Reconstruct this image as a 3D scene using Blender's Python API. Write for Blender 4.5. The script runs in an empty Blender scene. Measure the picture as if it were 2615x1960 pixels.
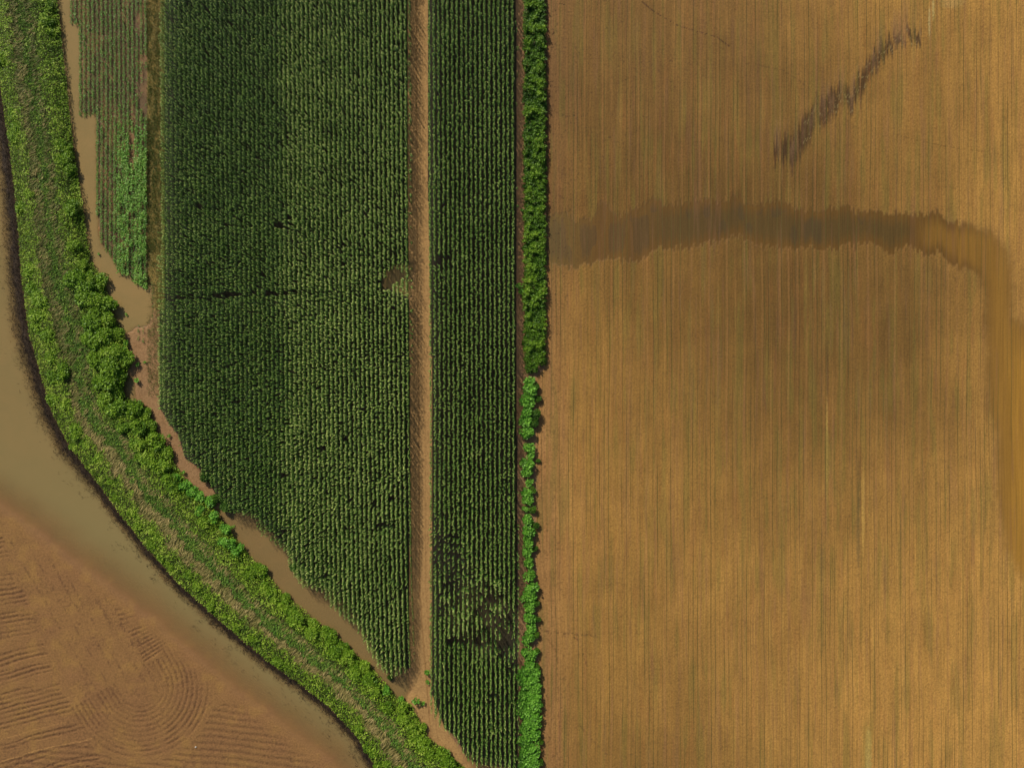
import bpy, math, random
import numpy as np

rng = np.random.default_rng(7)
random.seed(7)
C = bpy.context.scene
COL = C.collection
CX, CY = 1307.5, 980.0      # middle of the view, plan units
S = 0.065                   # metres per plan unit
H = 115.0                   # flight height
K = 2615 / 2212.0           # plan units per survey unit

def ov(pts):
    return np.array(pts, float) * K

def W(px, py, z=0.0):
    f = S * (H - z) / H
    return (px - CX) * f, (CY - py) * f

def smooth(a, b, v):
    t = np.clip((v - a) / (b - a), 0, 1)
    return t * t * (3 - 2 * t)

# ------------------------------------------------------------------ noise
_TAB = {}
def vnoise(x, y, seed):
    if seed not in _TAB: _TAB[seed] = np.random.default_rng(seed).random((512, 512)).astype(np.float32)
    T = _TAB[seed].ravel()
    x = np.asarray(x, np.float32); y = np.asarray(y, np.float32) + np.float32(7.31)
    xf = np.floor(x); yf = np.floor(y)
    fx = x - xf; fy = y - yf
    xi = xf.astype(np.int32); yi = yf.astype(np.int32)
    fx = fx * fx * (3 - 2 * fx); fy = fy * fy * (3 - 2 * fy)
    x0 = xi & 511; x1 = (xi + 1) & 511; y0 = (yi & 511) << 9; y1 = ((yi + 1) & 511) << 9
    a = T[y0 + x0]; b = T[y0 + x1]; c = T[y1 + x0]; d = T[y1 + x1]
    a = a + (b - a) * fx; c = c + (d - c) * fx
    return a + (c - a) * fy

def fbm(x, y, seed, octv=3):
    s = 0; a = 1; t = 0
    for i in range(octv):
        s = s + a * vnoise(x * 2 ** i, y * 2 ** i, seed + i * 17); t += a; a *= .5
    return s / t

# ------------------------------------------------------------------ plan geometry
def inpoly(px, py, poly):
    r = np.zeros(np.shape(px), bool)
    n = len(poly)
    for i in range(n):
        x0, y0 = poly[i]; x1, y1 = poly[(i + 1) % n]
        if y0 == y1: continue
        c = (py >= min(y0, y1)) & (py < max(y0, y1))
        xx = x0 + (py - y0) * (x1 - x0) / (y1 - y0)
        r ^= c & (px < xx)
    return r

def dline(px, py, line):
    d = np.full(np.shape(px), 1e9)
    for i in range(len(line) - 1):
        x0, y0 = line[i]; x1, y1 = line[i + 1]
        dx, dy = x1 - x0, y1 - y0
        t = np.clip(((px - x0) * dx + (py - y0) * dy) / (dx * dx + dy * dy + 1e-9), 0, 1)
        d = np.minimum(d, np.hypot(px - x0 - t * dx, py - y0 - t * dy))
    return d

def sdf(px, py, poly):
    d = dline(px, py, list(poly) + [poly[0]])
    return np.where(inpoly(px, py, poly), d, -d)      # positive inside

LEV_L = ov([(-60, -260), (-40, -60), (-20, 60), (2, 200), (22, 330), (38, 480), (46, 600), (62, 720), (88, 810), (112, 890), (150, 965),
            (205, 1035), (255, 1105), (318, 1185), (388, 1262), (468, 1335), (575, 1425), (655, 1482), (715, 1530), (770, 1590), (800, 1640),
            (850, 1700), (1000, 1860)])
LEV_R = ov([(114, -260), (118, -60), (123, 0), (144, 180), (160, 330), (177, 430), (195, 560), (222, 600), (235, 640), (250, 690), (275, 740),
            (282, 790), (262, 822), (268, 858), (308, 868), (335, 925), (362, 980), (406, 1040), (446, 1075), (484, 1130), (540, 1198),
            (615, 1282), (716, 1364), (812, 1450), (862, 1508), (888, 1520), (925, 1590), (960, 1620), (1002, 1655), (1080, 1710), (1280, 1850)])
LEVEE = np.concatenate([LEV_L, LEV_R[::-1]])

CORN_A = ov([(351, -140), (351, 0), (347, 420), (345, 700), (344, 800), (345, 880), (365, 915), (385, 940), (400, 990), (430, 1010), (455, 1050), (490, 1105),
             (540, 1115), (560, 1150), (615, 1190), (630, 1240), (650, 1270), (700, 1280), (710, 1310), (770, 1355), (790, 1400), (820, 1448),
             (850, 1462), (868, 1458), (893, 1440), (893, 1380), (890, 850), (887, 420), (886, 0), (886, -140)])
CORN_B = ov([(920, -140), (920, 0), (922, 420), (928, 700), (928, 1000), (930, 1530), (948, 1562), (985, 1590), (1010, 1640), (1050, 1652),
             (1120, 1660), (1120, 1300), (1116, 850), (1115, 0), (1115, -140)])
TRACK = ov([(880, -260), (925, -260), (925, 420), (934, 850), (934, 1500), (960, 1570), (1040, 1680), (1200, 1850), (1120, 1850), (985, 1665),
            (925, 1590), (888, 1540), (870, 1520), (884, 1440), (886, 850), (880, 420)])
FIELD_R_X = lambda py: np.interp(py, [-400, 0, 500, 940, 960, 1400, 1960, 2400], [1385, 1392, 1394, 1392, 1372, 1368, 1382, 1390])
# muddy flood water west of the embankment
WATER_AW = ov([(800, 1770), (706, 1648), (612, 1578), (504, 1496), (400, 1410), (302, 1330), (200, 1254), (104, 1186), (26, 1122), (-50, 1076), (-700, 910)])
WATER_A = np.concatenate([[(-800., 150.), (-140., 240.)], LEV_L[3:-1] + np.array([14., -14.]), [(930., 2010.)], WATER_AW])
WATER_B = np.array([(140, -160), (178, -160), (178, 57), (202, 60), (202, 290), (242, 294), (246, 560), (254, 625), (276, 645), (301, 690), (330, 708), (365, 722), (388, 735), (386, 800),
                    (372, 830), (345, 832), (318, 850), (290, 800), (278, 760), (262, 712), (232, 664), (214, 510), (194, 390), (177, 215), (150, 0)], float)
WATER_C = ov([(250, 810), (288, 815), (292, 862), (262, 866)])
WATER_D = ov([(460, 1098), (500, 1098), (550, 1105), (620, 1180), (660, 1255), (720, 1270), (780, 1340), (830, 1430), (886, 1440), (886, 1490), (876, 1512), (850, 1506), (795, 1455),
              (700, 1370), (600, 1288), (530, 1200)])
WATER_E = ov([(832, 590), (850, 575), (890, 572), (884, 640), (830, 618)])
WATER_F = ov([(932, 562), (958, 558), (975, 580), (940, 605)])
WATER_G = ov([(985, 1600), (1120, 1650), (1140, 1720), (1060, 1700), (1000, 1652)])

def levee_t(px, py):
    a = dline(px, py, LEV_L); b = dline(px, py, LEV_R)
    return a / (a + b + 1e-6)

BEAN_END = lambda px: np.interp(px, [150, 176, 200, 201, 243, 244, 250, 260, 275, 301, 329, 362, 380], [40, 57, 57, 292, 292, 540, 560, 630, 640, 693, 708, 726, 735])

ARC_UP = np.array([(1380, 556), (1447, 542), (1471, 562), (1516, 552), (1537, 510), (1579, 552), (1609, 540), (1637, 522), (1670, 503), (1697, 520), (1772, 510), (1863, 513),
    (1878, 498), (1908, 519), (1953, 519), (1991, 507), (2060, 540), (2136, 528), (2181, 537), (2211, 546), (2272, 540), (2332, 546), (2383, 537), (2407, 555), (2516, 580),
    (2543, 592), (2579, 637), (2591, 691), (2596, 812), (2640, 840), (2900, 900)], float)
ARC_LO = np.array([(1380, 676), (1465, 685), (1561, 661), (1621, 673), (1649, 658), (1682, 634), (1772, 631), (1863, 610), (1893, 607), (1955, 631), (2036, 634), (2124, 637),
    (2220, 628), (2278, 646), (2326, 625), (2338, 640), (2407, 655), (2437, 679), (2492, 703), (2507, 750), (2513, 900), (2516, 1050), (2537, 1110), (2537, 1262),
    (2561, 1397), (2588, 1460), (2625, 1500), (2900, 1600)], float)
ARC = np.concatenate([ARC_UP, ARC_LO[::-1]])

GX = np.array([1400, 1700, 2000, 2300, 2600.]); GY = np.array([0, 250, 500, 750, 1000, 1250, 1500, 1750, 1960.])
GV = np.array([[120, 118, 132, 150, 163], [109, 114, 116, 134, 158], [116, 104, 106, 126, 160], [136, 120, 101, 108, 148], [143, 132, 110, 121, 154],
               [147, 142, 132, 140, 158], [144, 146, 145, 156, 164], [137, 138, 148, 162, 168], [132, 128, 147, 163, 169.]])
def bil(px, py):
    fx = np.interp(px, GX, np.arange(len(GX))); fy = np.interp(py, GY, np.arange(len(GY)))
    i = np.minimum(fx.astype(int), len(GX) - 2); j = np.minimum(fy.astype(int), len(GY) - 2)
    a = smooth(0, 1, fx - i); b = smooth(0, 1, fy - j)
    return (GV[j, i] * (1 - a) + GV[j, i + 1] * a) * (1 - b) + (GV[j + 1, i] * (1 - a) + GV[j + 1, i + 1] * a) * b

def lin(c):
    return (np.asarray(c, float) / 255.0) ** 2.2

ILL = np.array([0.74, 0.72, 0.80])     # light on level ground, used to turn seen soil tones into base colours

# ------------------------------------------------------------------ terrain
def ground_height(px, py):
    """height of the ground in metres (levee, beds of the flooded parts)"""
    lv = sdf(px, py, LEVEE)
    n = fbm(px / 40, py / 40, 3) - .5
    h = 0.02 * n
    h = h + 1.0 * smooth(0, 55, lv)
    for P_, dep, wid in ((WATER_A, .42, 70), (WATER_B, .22, 9), (WATER_C, .2, 14), (WATER_D, .12, 14), (WATER_E, .18, 5), (WATER_G, .1, 25)):
        d = sdf(px, py, P_) + (fbm(px / 9, py / 9, 11) - .5) * (9 if P_ is not WATER_A else 16)
        k = smooth(-14, wid, d)
        if P_ is WATER_A:     # steep under the embankment, shelving out gently to the west
            dr = dline(px, py, LEV_L); dw = dline(px, py, WATER_AW) * np.where(inpoly(px, py, P_), 1, -1)
            dn = dline(px, py, P_[:4])
            sw = np.interp(py, [-200, 500, 900, 1150, 1300, 1960], [62, 62, 66, 52, 34, 28])
            k = smooth(-25, 135, dw + 14 * (fbm(px / 30, py / 30, 5) - .5)) * smooth(0, sw, dr + 16 * (fbm(px / 9, py / 12, 6) - .5)) * np.where(py < 700, smooth(-10, 40, dn), 1)
            k = np.where(lv > 0, 0, k)
        h = np.where(lv > 6, h, h - dep * k)
    return h
WLEV = -0.07

def ax(lo, hi, step, far):
    a = np.arange(lo, hi, step)
    g = [step]; l = [lo]; r = [a[-1]]
    while l[-1] > -far: g.append(g[-1] * 1.35); l.append(l[-1] - g[-1])
    g = step
    while r[-1] < far: g *= 1.35; r.append(r[-1] + g)
    return np.concatenate([np.array(l[1:])[::-1], a, np.array(r[1:])])
xs = ax(-88, 88, 0.135, 900); ys = ax(-67, 67, 0.15, 900)
X, Y = np.meshgrid(xs, ys)
PX = X / S + CX; PY = CY - Y / S
Z = ground_height(PX, PY)

lv = sdf(PX, PY, LEVEE)
fieldR = PX > FIELD_R_X(PY) + (fbm(PY / 12, PX * 0, 40) - .5) * 10
ca = inpoly(PX, PY, CORN_A); cb = inpoly(PX, PY, CORN_B)
tr = inpoly(PX, PY, TRACK)

# general soil
R = lin((138, 101, 62)) / ILL
col = np.ones(X.shape + (3,)) * R
n1 = fbm(PX / 60, PY / 60, 21); n2 = fbm(PX / 9, PY / 9, 22); n3 = fbm(PX / 3, PY / 3, 23, 2)
def mixc(mask, c):
    global col
    m = np.clip(mask, 0, 1)[..., None]
    col = col * (1 - m) + np.asarray(c) * m
A = lambda c: lin(c) / ILL
# right field, tone graded over the coarse GV grid
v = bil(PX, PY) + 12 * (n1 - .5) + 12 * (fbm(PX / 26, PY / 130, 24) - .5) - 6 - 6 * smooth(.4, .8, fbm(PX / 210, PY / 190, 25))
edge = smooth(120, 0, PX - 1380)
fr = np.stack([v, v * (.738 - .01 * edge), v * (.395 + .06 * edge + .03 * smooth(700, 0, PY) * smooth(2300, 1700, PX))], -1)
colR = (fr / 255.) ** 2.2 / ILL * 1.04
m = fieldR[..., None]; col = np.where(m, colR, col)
# jagged by drill row
colrow = np.floor(PX / 5.6)
jag = (vnoise(colrow * 7.3, colrow * 0, 31) - .5) * 26 + (fbm(PX / 30, PX * 0, 32) - .5) * 16
wet = np.zeros_like(PX)
arc = sdf(PX, PY + jag, ARC)
sof = 1 + 3.5 * smooth(2400, 2560, PX)
arcm = smooth(-3 * sof, 5 * sof, arc + 4 * sof * (n2 - .5)) * fieldR
dark = smooth(1560, 1760, PX) * smooth(2360, 2300, PX) * smooth(0, 40, arc + 10 * (n2 - .5))
mixc(arcm * (.92 - .35 * smooth(2400, 2560, PX)), A((92, 66, 33)))
mixc(arcm * dark * .8, A((78, 62, 36)))
mixc(arcm * smooth(2330, 2380, PX) * smooth(5, 40, arc) * .6, A((128, 93, 42)))
mixc(arcm * smooth(2540, 2620, PX) * smooth(850, 950, PY) * .8, A((146, 106, 46)))
mixc(arcm * smooth(1540, 1390, PX) * .5, A((104, 86, 48)))
patch = arcm * (vnoise(PX / 22, PY / 90, 61) > .62) * smooth(8, 30, arc) * smooth(2400, 2300, PX)
mixc(patch * .3, A((62, 54, 44)))
wet = np.maximum(wet, arcm)
# scar of washed-out dark soil
SC = np.array([(120, 1260, 70), (240, 1290, 95), (340, 1120, 120), (430, 960, 85), (560, 900, 95), (650, 800, 60), (740, 850, 50), (800, 730, 95), (880, 600, 50), (960, 450, 75), (1040, 400, 34), (1110, 330, 24), (1190, 330, 12), (1265, 280, 40), (1320, 300, 0)], float)
sx = 1955 + SC[:, 0] / 3.317; sy = SC[:, 1] / 3.317; st = SC[:, 2] / 3.317
dy = PY - np.interp(PX, sx, sy) + (vnoise(np.floor(PX / 4.2) * 5.1, PX * 0, 71) - .5) * 60 + (n2 - .5) * 16
ins = (PX > sx[0] - 15) & (PX < sx[-1])
tt = np.interp(PX, sx, st)
scar = smooth(tt * 1.35 + 14, tt * .7, np.abs(dy)) * ins * smooth(.22, .5, fbm(PX / 7, PY / 26, 72) + .2)
mixc(scar * .9, A((60, 43, 28)))
rim = smooth(5, 0, np.abs(np.abs(dy - 3) - tt * .62)) * ins * (fbm(PX / 6, PY / 9, 73) > .55) * (PX > 2050)
mixc(rim * .28, A((178, 158, 110)))
halo = smooth(70, 0, np.abs(dy + 25)) * ins * smooth(.35, .65, fbm(PX / 9, PY / 60, 74))
mixc(halo * .5, A((112, 86, 66)))
for (ax_, ay_, r1, r2, c_, k_) in ((2383, 22, 3, 22, (186, 166, 112), .5), (2374, 60, 3, 30, (176, 166, 120), .4), (2430, 4, 30, 14, (170, 140, 90), .4), (2218, 1925, 8, 50, (186, 158, 92), .6), (2217, 1990, 9, 50, (186, 158, 92), .6),
                       (2193, 1240, 4, 60, (92, 78, 44), .6), (2192, 1360, 5, 80, (96, 80, 50), .6), (2204, 1290, 4, 90, (182, 144, 76), .5), (2112, 1160, 3, 110, (160, 130, 72), .5), (2113, 940, 3, 60, (72, 56, 36), .5)):
    e = ((PX - ax_) / r1) ** 2 + (np.maximum(np.abs(PY - ay_) - r2 * .3, 0) / r2) ** 2
    mixc(k_ * smooth(1.7, .1, e + 1.5 * (n3 - .5) + .8 * (n2 - .5)), A(c_))
# trampled clods at the west margin of the field and on the upper part
cl = fieldR * smooth(.70, .82, fbm(PX / 4.5, PY / 3.6, 81, 2)) * (smooth(1520, 1390, PX) * .8 + smooth(.42, .65, fbm(PX / 60, PY / 110, 82)) * smooth(2100, 1500, PX) * smooth(900, 300, PY) * .9)
mixc(cl * .75, A((66, 50, 34)))
mixc(fieldR * (1 - arcm) * smooth(.5, .75, fbm(PX / 11, PY / 150, 83)) * .42, A((104, 92, 46)))
mixc(fieldR * (1 - arcm) * smooth(.55, .8, fbm(PX / 13, PY / 110, 84)) * .18, A((132, 84, 50)))
mixc(fieldR * (1 - arcm) * smooth(.58, .72, fbm(PX / 4, PY / 4, 85, 2)) * .22, A((78, 58, 34)))
def trail(pts, wdt, gap, c_, k_):
    global col
    d = dline(PX, PY, pts)
    q = (vnoise(PX / gap, PY / gap, 90) > .48) * smooth(wdt, wdt * .4, d)
    mixc(q * k_, A(c_))
trail([(1640, 5), (1670, 30), (1730, 65), (1830, 95), (1862, 118)], 2.6, 3.2, (60, 42, 30), .8)
trail([(1895, 162), (1930, 165), (2000, 180), (2040, 205), (2070, 230)], 2.0, 4, (74, 54, 34), .6)
trail([(2290, 345), (2350, 360), (2420, 375), (2500, 385), (2560, 395)], 2.0, 4, (92, 66, 34), .6)
trail([(1385, 1608), (1420, 1615), (1520, 1622)], 4, 4, (76, 54, 34), .6)
trail([(1395, 1625), (1425, 1668)], 3, 4, (84, 58, 36), .5)
trail([(1465, 1625), (1480, 1637)], 3, 3, (76, 50, 32), .7)
trail([(1488, 1665), (1500, 1705)], 3, 4, (80, 54, 34), .7)
trail([(1414, 1460), (1424, 1700), (1430, 1960), (1434, 2100)], 1.8, 7, (92, 66, 40), .6)
trail([(1480, 1850), (1500, 1875), (1550, 1925)], 2.4, 5, (84, 60, 38), .5)
trail([(1386, 1090), (1381, 1160), (1379, 1300)], 1.8, 8, (104, 72, 44), .6)

# soil below the corn, base colour darkened as shade between the rows
corn = (ca | cb)
mixc(corn * 1.0, A((42, 38, 30)))
mixc(corn * smooth(1, .3, ((PX - 1235) / 110) ** 2 + ((PY - 1570) / 110) ** 2) * .5, A((64, 56, 38)))
for q_ in (WATER_E,): mixc(smooth(-4, 4, sdf(PX, PY, q_)) * .9, A((104, 90, 76)))
# track
trm = tr & ~fieldR
mixc(trm * 1.0, A((148, 114, 76)))
mixc(trm * smooth(.45, .8, n2) * .35, A((124, 94, 64)))
xr = PX - np.interp(PY, [0, 500, 1000, 1500, 1960], [1076, 1078, 1082, 1084, 1120])
rut = smooth(3.2, .8, np.abs(xr - 3 + 1.5 * (n2 - .5))) * .25 + smooth(3, .8, np.abs(xr + 13 + 3 * (n1 - .5))) * .45 + smooth(2, .6, np.abs(xr + 5 - 4 * (n1 - .5))) * .15
mixc(trm * rut, A((108, 78, 48)))
mixc(trm * smooth(.66, .75, fbm(PX / 2.4, PY / 5, 95, 2)) * .3, A((84, 62, 40)))
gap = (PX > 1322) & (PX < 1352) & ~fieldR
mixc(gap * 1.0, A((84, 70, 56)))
mixc(((PX >= 1350) & ~fieldR) * 1.0, A((96, 76, 52)))
# headland mud between corn and embankment
head = (~corn) & (~tr) & (~fieldR) & (lv < 0) & (PX > 280) & (dline(PX, PY, LEV_R) < dline(PX, PY, LEV_L))
mixc(head * 1.0, A((132, 101, 74)))
mixc(head * smooth(.5, .75, n2) * .4, A((116, 84, 58)))
mixc(head * smooth(.62, .72, fbm(PX / 3, PY / 3, 97, 2)) * .3, A((90, 66, 44)))
# bed of the bean rows, mud colour darkened for the shade between them
bean = (PX > 165) & (PX < 378) & (PY < BEAN_END(PX)) & (lv < 0)
mixc(bean * 1.0, A((92, 74, 56)))
mixc(bean * smooth(.45, .7, fbm(PX / 16, PY / 60, 98)) * .65, A((128, 96, 68)))
grs = (PX > 376) & (PX < 420) & (PY < 790)
mixc(grs * .7, A((112, 98, 48)))
# levee soil
mixc(smooth(-3, 3, lv), A((58, 62, 30)))
# west field
west = (PX < LEV_L[:, 0].max()) & (lv <= 0) & (dline(PX, PY, LEV_L) < dline(PX, PY, LEV_R))
mixc(west * 1.0, A((123, 90, 58)))
mixc(west * smooth(.35, .75, n1) * .5, A((118, 84, 58)))
mixc(west * smooth(.5, .8, fbm(PX / 28, PY / 28, 115)) * .35, A((140, 106, 60)))
mixc(west * smooth(60, -120, PX - 60) * .25, A((114, 86, 56)))
fur = np.zeros_like(PX)
# plan coordinates of the lower left close-up, z units
zx = PX * 3.317; zy = (PY - 1460) * 3.317
zz = zy + 55 * (fbm(zx / 300, zy / 300, 101) - .5)
bl = np.interp(zy, [-900, 0, 500, 1000, 1380, 1660], [-200, 130, 330, 520, 760, 900])       # west side of the wheel band
u = zz + 0.25 * zx                     # furrow coordinate
fA = (.5 + .5 * np.sin(u / 6.6 + 3.2 * fbm(u / 160, zx * 0, 102))) ** 2 * (vnoise(u / 37, zx / 900, 103) > .38)
stop = smooth(10, -30, zx - bl - 60 * (vnoise(u / 40, zx * 0, 104) - .5)) * smooth(-760, -420, zy)
fA = fA * stop * (.35 + .65 * smooth(.3, .6, fbm(zx / 260, zy / 60, 105)))
# wheel band with the turning loop
ax0, ay0, ax1, ay1 = 330., -500., 1180., 980.
dxx, dyy = ax1 - ax0, ay1 - ay0; LL = math.hypot(dxx, dyy)
tpar = ((zx - ax0) * dxx + (zy - ay0) * dyy) / LL ** 2
tcl = np.clip(tpar, -1, 1)
sd = np.hypot(zx - ax0 - tcl * dxx, zy - ay0 - tcl * dyy)
side = (zx - ax0) * dyy - (zy - ay0) * dxx            # >0 east side
loop = (tpar > .92) | ((side > 0) & (tpar > .74) & (sd > 330))
lines = (.5 + .5 * np.sin(sd / 6.6 + 5 * fbm(sd / 120, tpar * 2, 106))) ** 2
f_loop = lines * loop * smooth(120, 200, sd) * smooth(640, 560, sd) * (.35 + .65 * smooth(.35, .65, fbm(zx / 160, zy / 160, 107)))
f_trk = np.zeros_like(PX)
for off, wd in ((-330, 14), (-215, 10), (-120, 18), (-60, 14), (60, 22), (135, 22), (190, 12), (265, 10)):
    sgn = np.where(side > 0, 1, -1) * sd
    bend = 18 * (fbm(tpar * 6, tpar * 0 + off, 108) - .5)
    f_trk = np.maximum(f_trk, smooth(wd, wd * .3, np.abs(sgn - off + bend)) * smooth(.42, .62, fbm(zx / 9, zy / 11, 109, 2)) * smooth(.3, .55, fbm(zx / 60, zy / 60, 119)) * smooth(1.12, .95, tpar) * (tpar > -1))
# fan of short furrows next to the shore
fx0, fy0 = 1100., 1180.
ang = np.arctan2(zy - fy0, zx - fx0)
fan = (side > 0) & (sd > 150) & (tpar < .9) & (sd < 150 + 300 * smooth(.25, .9, tpar)) & (tpar > .35)
u2 = zy + (0.22 + .55 * smooth(.6, 1., tpar)) * (zx - 1000)
f_fan = (.5 + .5 * np.sin(u2 / 7.2 + 3 * fbm(u2 / 120, zx * 0, 110))) ** 2 * fan * (.3 + .7 * (vnoise(u2 / 40, zx / 400, 111) > .4))
f_bot = (.5 + .5 * np.sin((zy - .12 * zx + 40 * fbm(zx / 400, zy / 400, 112)) / 9)) ** 2 * (zy > 1470 - .25 * (zx - 500)) * (zx > 150) * (sd > 640) * .8
pale_l = smooth(7, 2, np.abs(u - 1590)) * (zx < 780) + smooth(6, 2, np.abs(u - 1400 - 20 * vnoise(zx / 200, zx * 0, 5))) * (zx < 560) * .6  # pale lines along two furrows
grain = .35 + .9 * smooth(.3, .7, fbm(PX / 2.2, PY / 2.2, 116, 2))
fur = np.clip(grain * (fA + f_loop * .8 + f_fan + f_bot * .7), 0, 1) * west * smooth(-20, -60, sdf(PX, PY, WATER_A) - 20)
mixc(fur * .85, A((84, 58, 42)))
mixc(f_trk * west * .6 * smooth(-10, -60, sdf(PX, PY, WATER_A) - 20), A((80, 56, 42)))
mixc(pale_l * west * .5, A((172, 126, 80)))
mixc(west * smooth(.56, .70, fbm(PX / 3.4, PY / 3, 113, 2)) * .5 * (.4 + .6 * smooth(.4, .6, fbm(PX / 50, PY / 50, 118))) * smooth(-20, -60, sdf(PX, PY, WATER_A) - 20), A((88, 62, 44)))

# wet margins
depth = WLEV - Z
wm = smooth(-.06, .02, depth) * ~fieldR
mixc(wm * .5 * (~corn), A((112, 82, 56)))
shw = np.interp(PY, [-200, 500, 900, 1150, 1300, 1960], [44, 44, 50, 42, 26, 24])
shore = west * smooth(shw + 14, shw * .55, dline(PX, PY, LEV_L) + 20 * (n2 - .5))
mixc(shore * .92, A((44, 36, 31)))
wet = np.maximum(wet, wm)
Z = Z - .09 * fur * west
Z = Z + fieldR * .02 * (1 - arcm) * (fbm(PX / 5, PY / 24, 120) - .5)
col = col * (1 + .10 * (n3 - .5)[..., None])
col = np.clip(col, .004, .9)

# ------------------------------------------------------------------ mesh helpers
def np_mesh(name, co, faces_flat, nper, attrs=None, mat=None, smoothf=False):
    me = bpy.data.meshes.new(name)
    nv = len(co); nf = len(faces_flat) // nper
    me.vertices.add(nv); me.vertices.foreach_set('co', np.ascontiguousarray(co, np.float32).ravel())
    me.loops.add(len(faces_flat)); me.loops.foreach_set('vertex_index', np.ascontiguousarray(faces_flat, np.int32).ravel())
    me.polygons.add(nf); me.polygons.foreach_set('loop_start', np.arange(0, nf * nper, nper, dtype=np.int32))
    me.update(calc_edges=True)
    if smoothf: me.polygons.foreach_set('use_smooth', np.ones(nf, bool))
    for k, a in (attrs or {}).items():
        if a.ndim == 2:
            at = me.attributes.new(k, 'FLOAT_COLOR', 'POINT')
            at.data.foreach_set('color', np.ascontiguousarray(np.concatenate([a, np.ones((len(a), 1))], 1), np.float32).ravel())
        else:
            at = me.attributes.new(k, 'FLOAT', 'POINT'); at.data.foreach_set('value', np.ascontiguousarray(a, np.float32))
    if mat: me.materials.append(mat)
    return me

def link(name, me, parent=None, **props):
    o = bpy.data.objects.new(name, me); COL.objects.link(o)
    if parent: o.parent = parent
    for k, v_ in props.items(): o[k] = v_
    return o

# ------------------------------------------------------------------ node helper
class N:
    def __init__(s, name):
        s.m = bpy.data.materials.new(name); s.m.use_nodes = True
        s.t = s.m.node_tree; s.t.nodes.clear()
        s.out = s.t.nodes.new('ShaderNodeOutputMaterial')
    def new(s, typ, **kw):
        n = s.t.nodes.new(typ)
        for k, v_ in kw.items(): setattr(n, k, v_)
        return n
    def put(s, sock, v_):
        if isinstance(v_, bpy.types.NodeSocket): s.t.links.new(v_, sock)
        else: sock.default_value = v_
    def math(s, op, a, b=0.0, c=None, clamp=False):
        n = s.new('ShaderNodeMath', operation=op, use_clamp=clamp)
        s.put(n.inputs[0], a); s.put(n.inputs[1], b)
        if c is not None: s.put(n.inputs[2], c)
        return n.outputs[0]
    def mix(s, f, a, b, mode='MIX'):
        n = s.new('ShaderNodeMix', data_type='RGBA', blend_type=mode)
        s.put(n.inputs[0], f); s.put(n.inputs[6], a); s.put(n.inputs[7], b)
        return n.outputs[2]
    def attr(s, nm):
        return s.new('ShaderNodeAttribute', attribute_name=nm)
    def noise(s, vec, scale, detail=2, rough=.5):
        n = s.new('ShaderNodeTexNoise'); s.put(n.inputs['Vector'], vec)
        n.inputs['Scale'].default_value = scale; n.inputs['Detail'].default_value = detail; n.inputs['Roughness'].default_value = rough
        return n.outputs[0]
    def vec(s, x, y, z=0.0):
        n = s.new('ShaderNodeCombineXYZ'); s.put(n.inputs[0], x); s.put(n.inputs[1], y); s.put(n.inputs[2], z)
        return n.outputs[0]
    def ramp(s, v_, a, b, lo=0., hi=1.):
        n = s.new('ShaderNodeMapRange', interpolation_type='SMOOTHSTEP'); s.put(n.inputs[0], v_)
        n.inputs[1].default_value = a; n.inputs[2].default_value = b; n.inputs[3].default_value = lo; n.inputs[4].default_value = hi
        return n.outputs[0]

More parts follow.
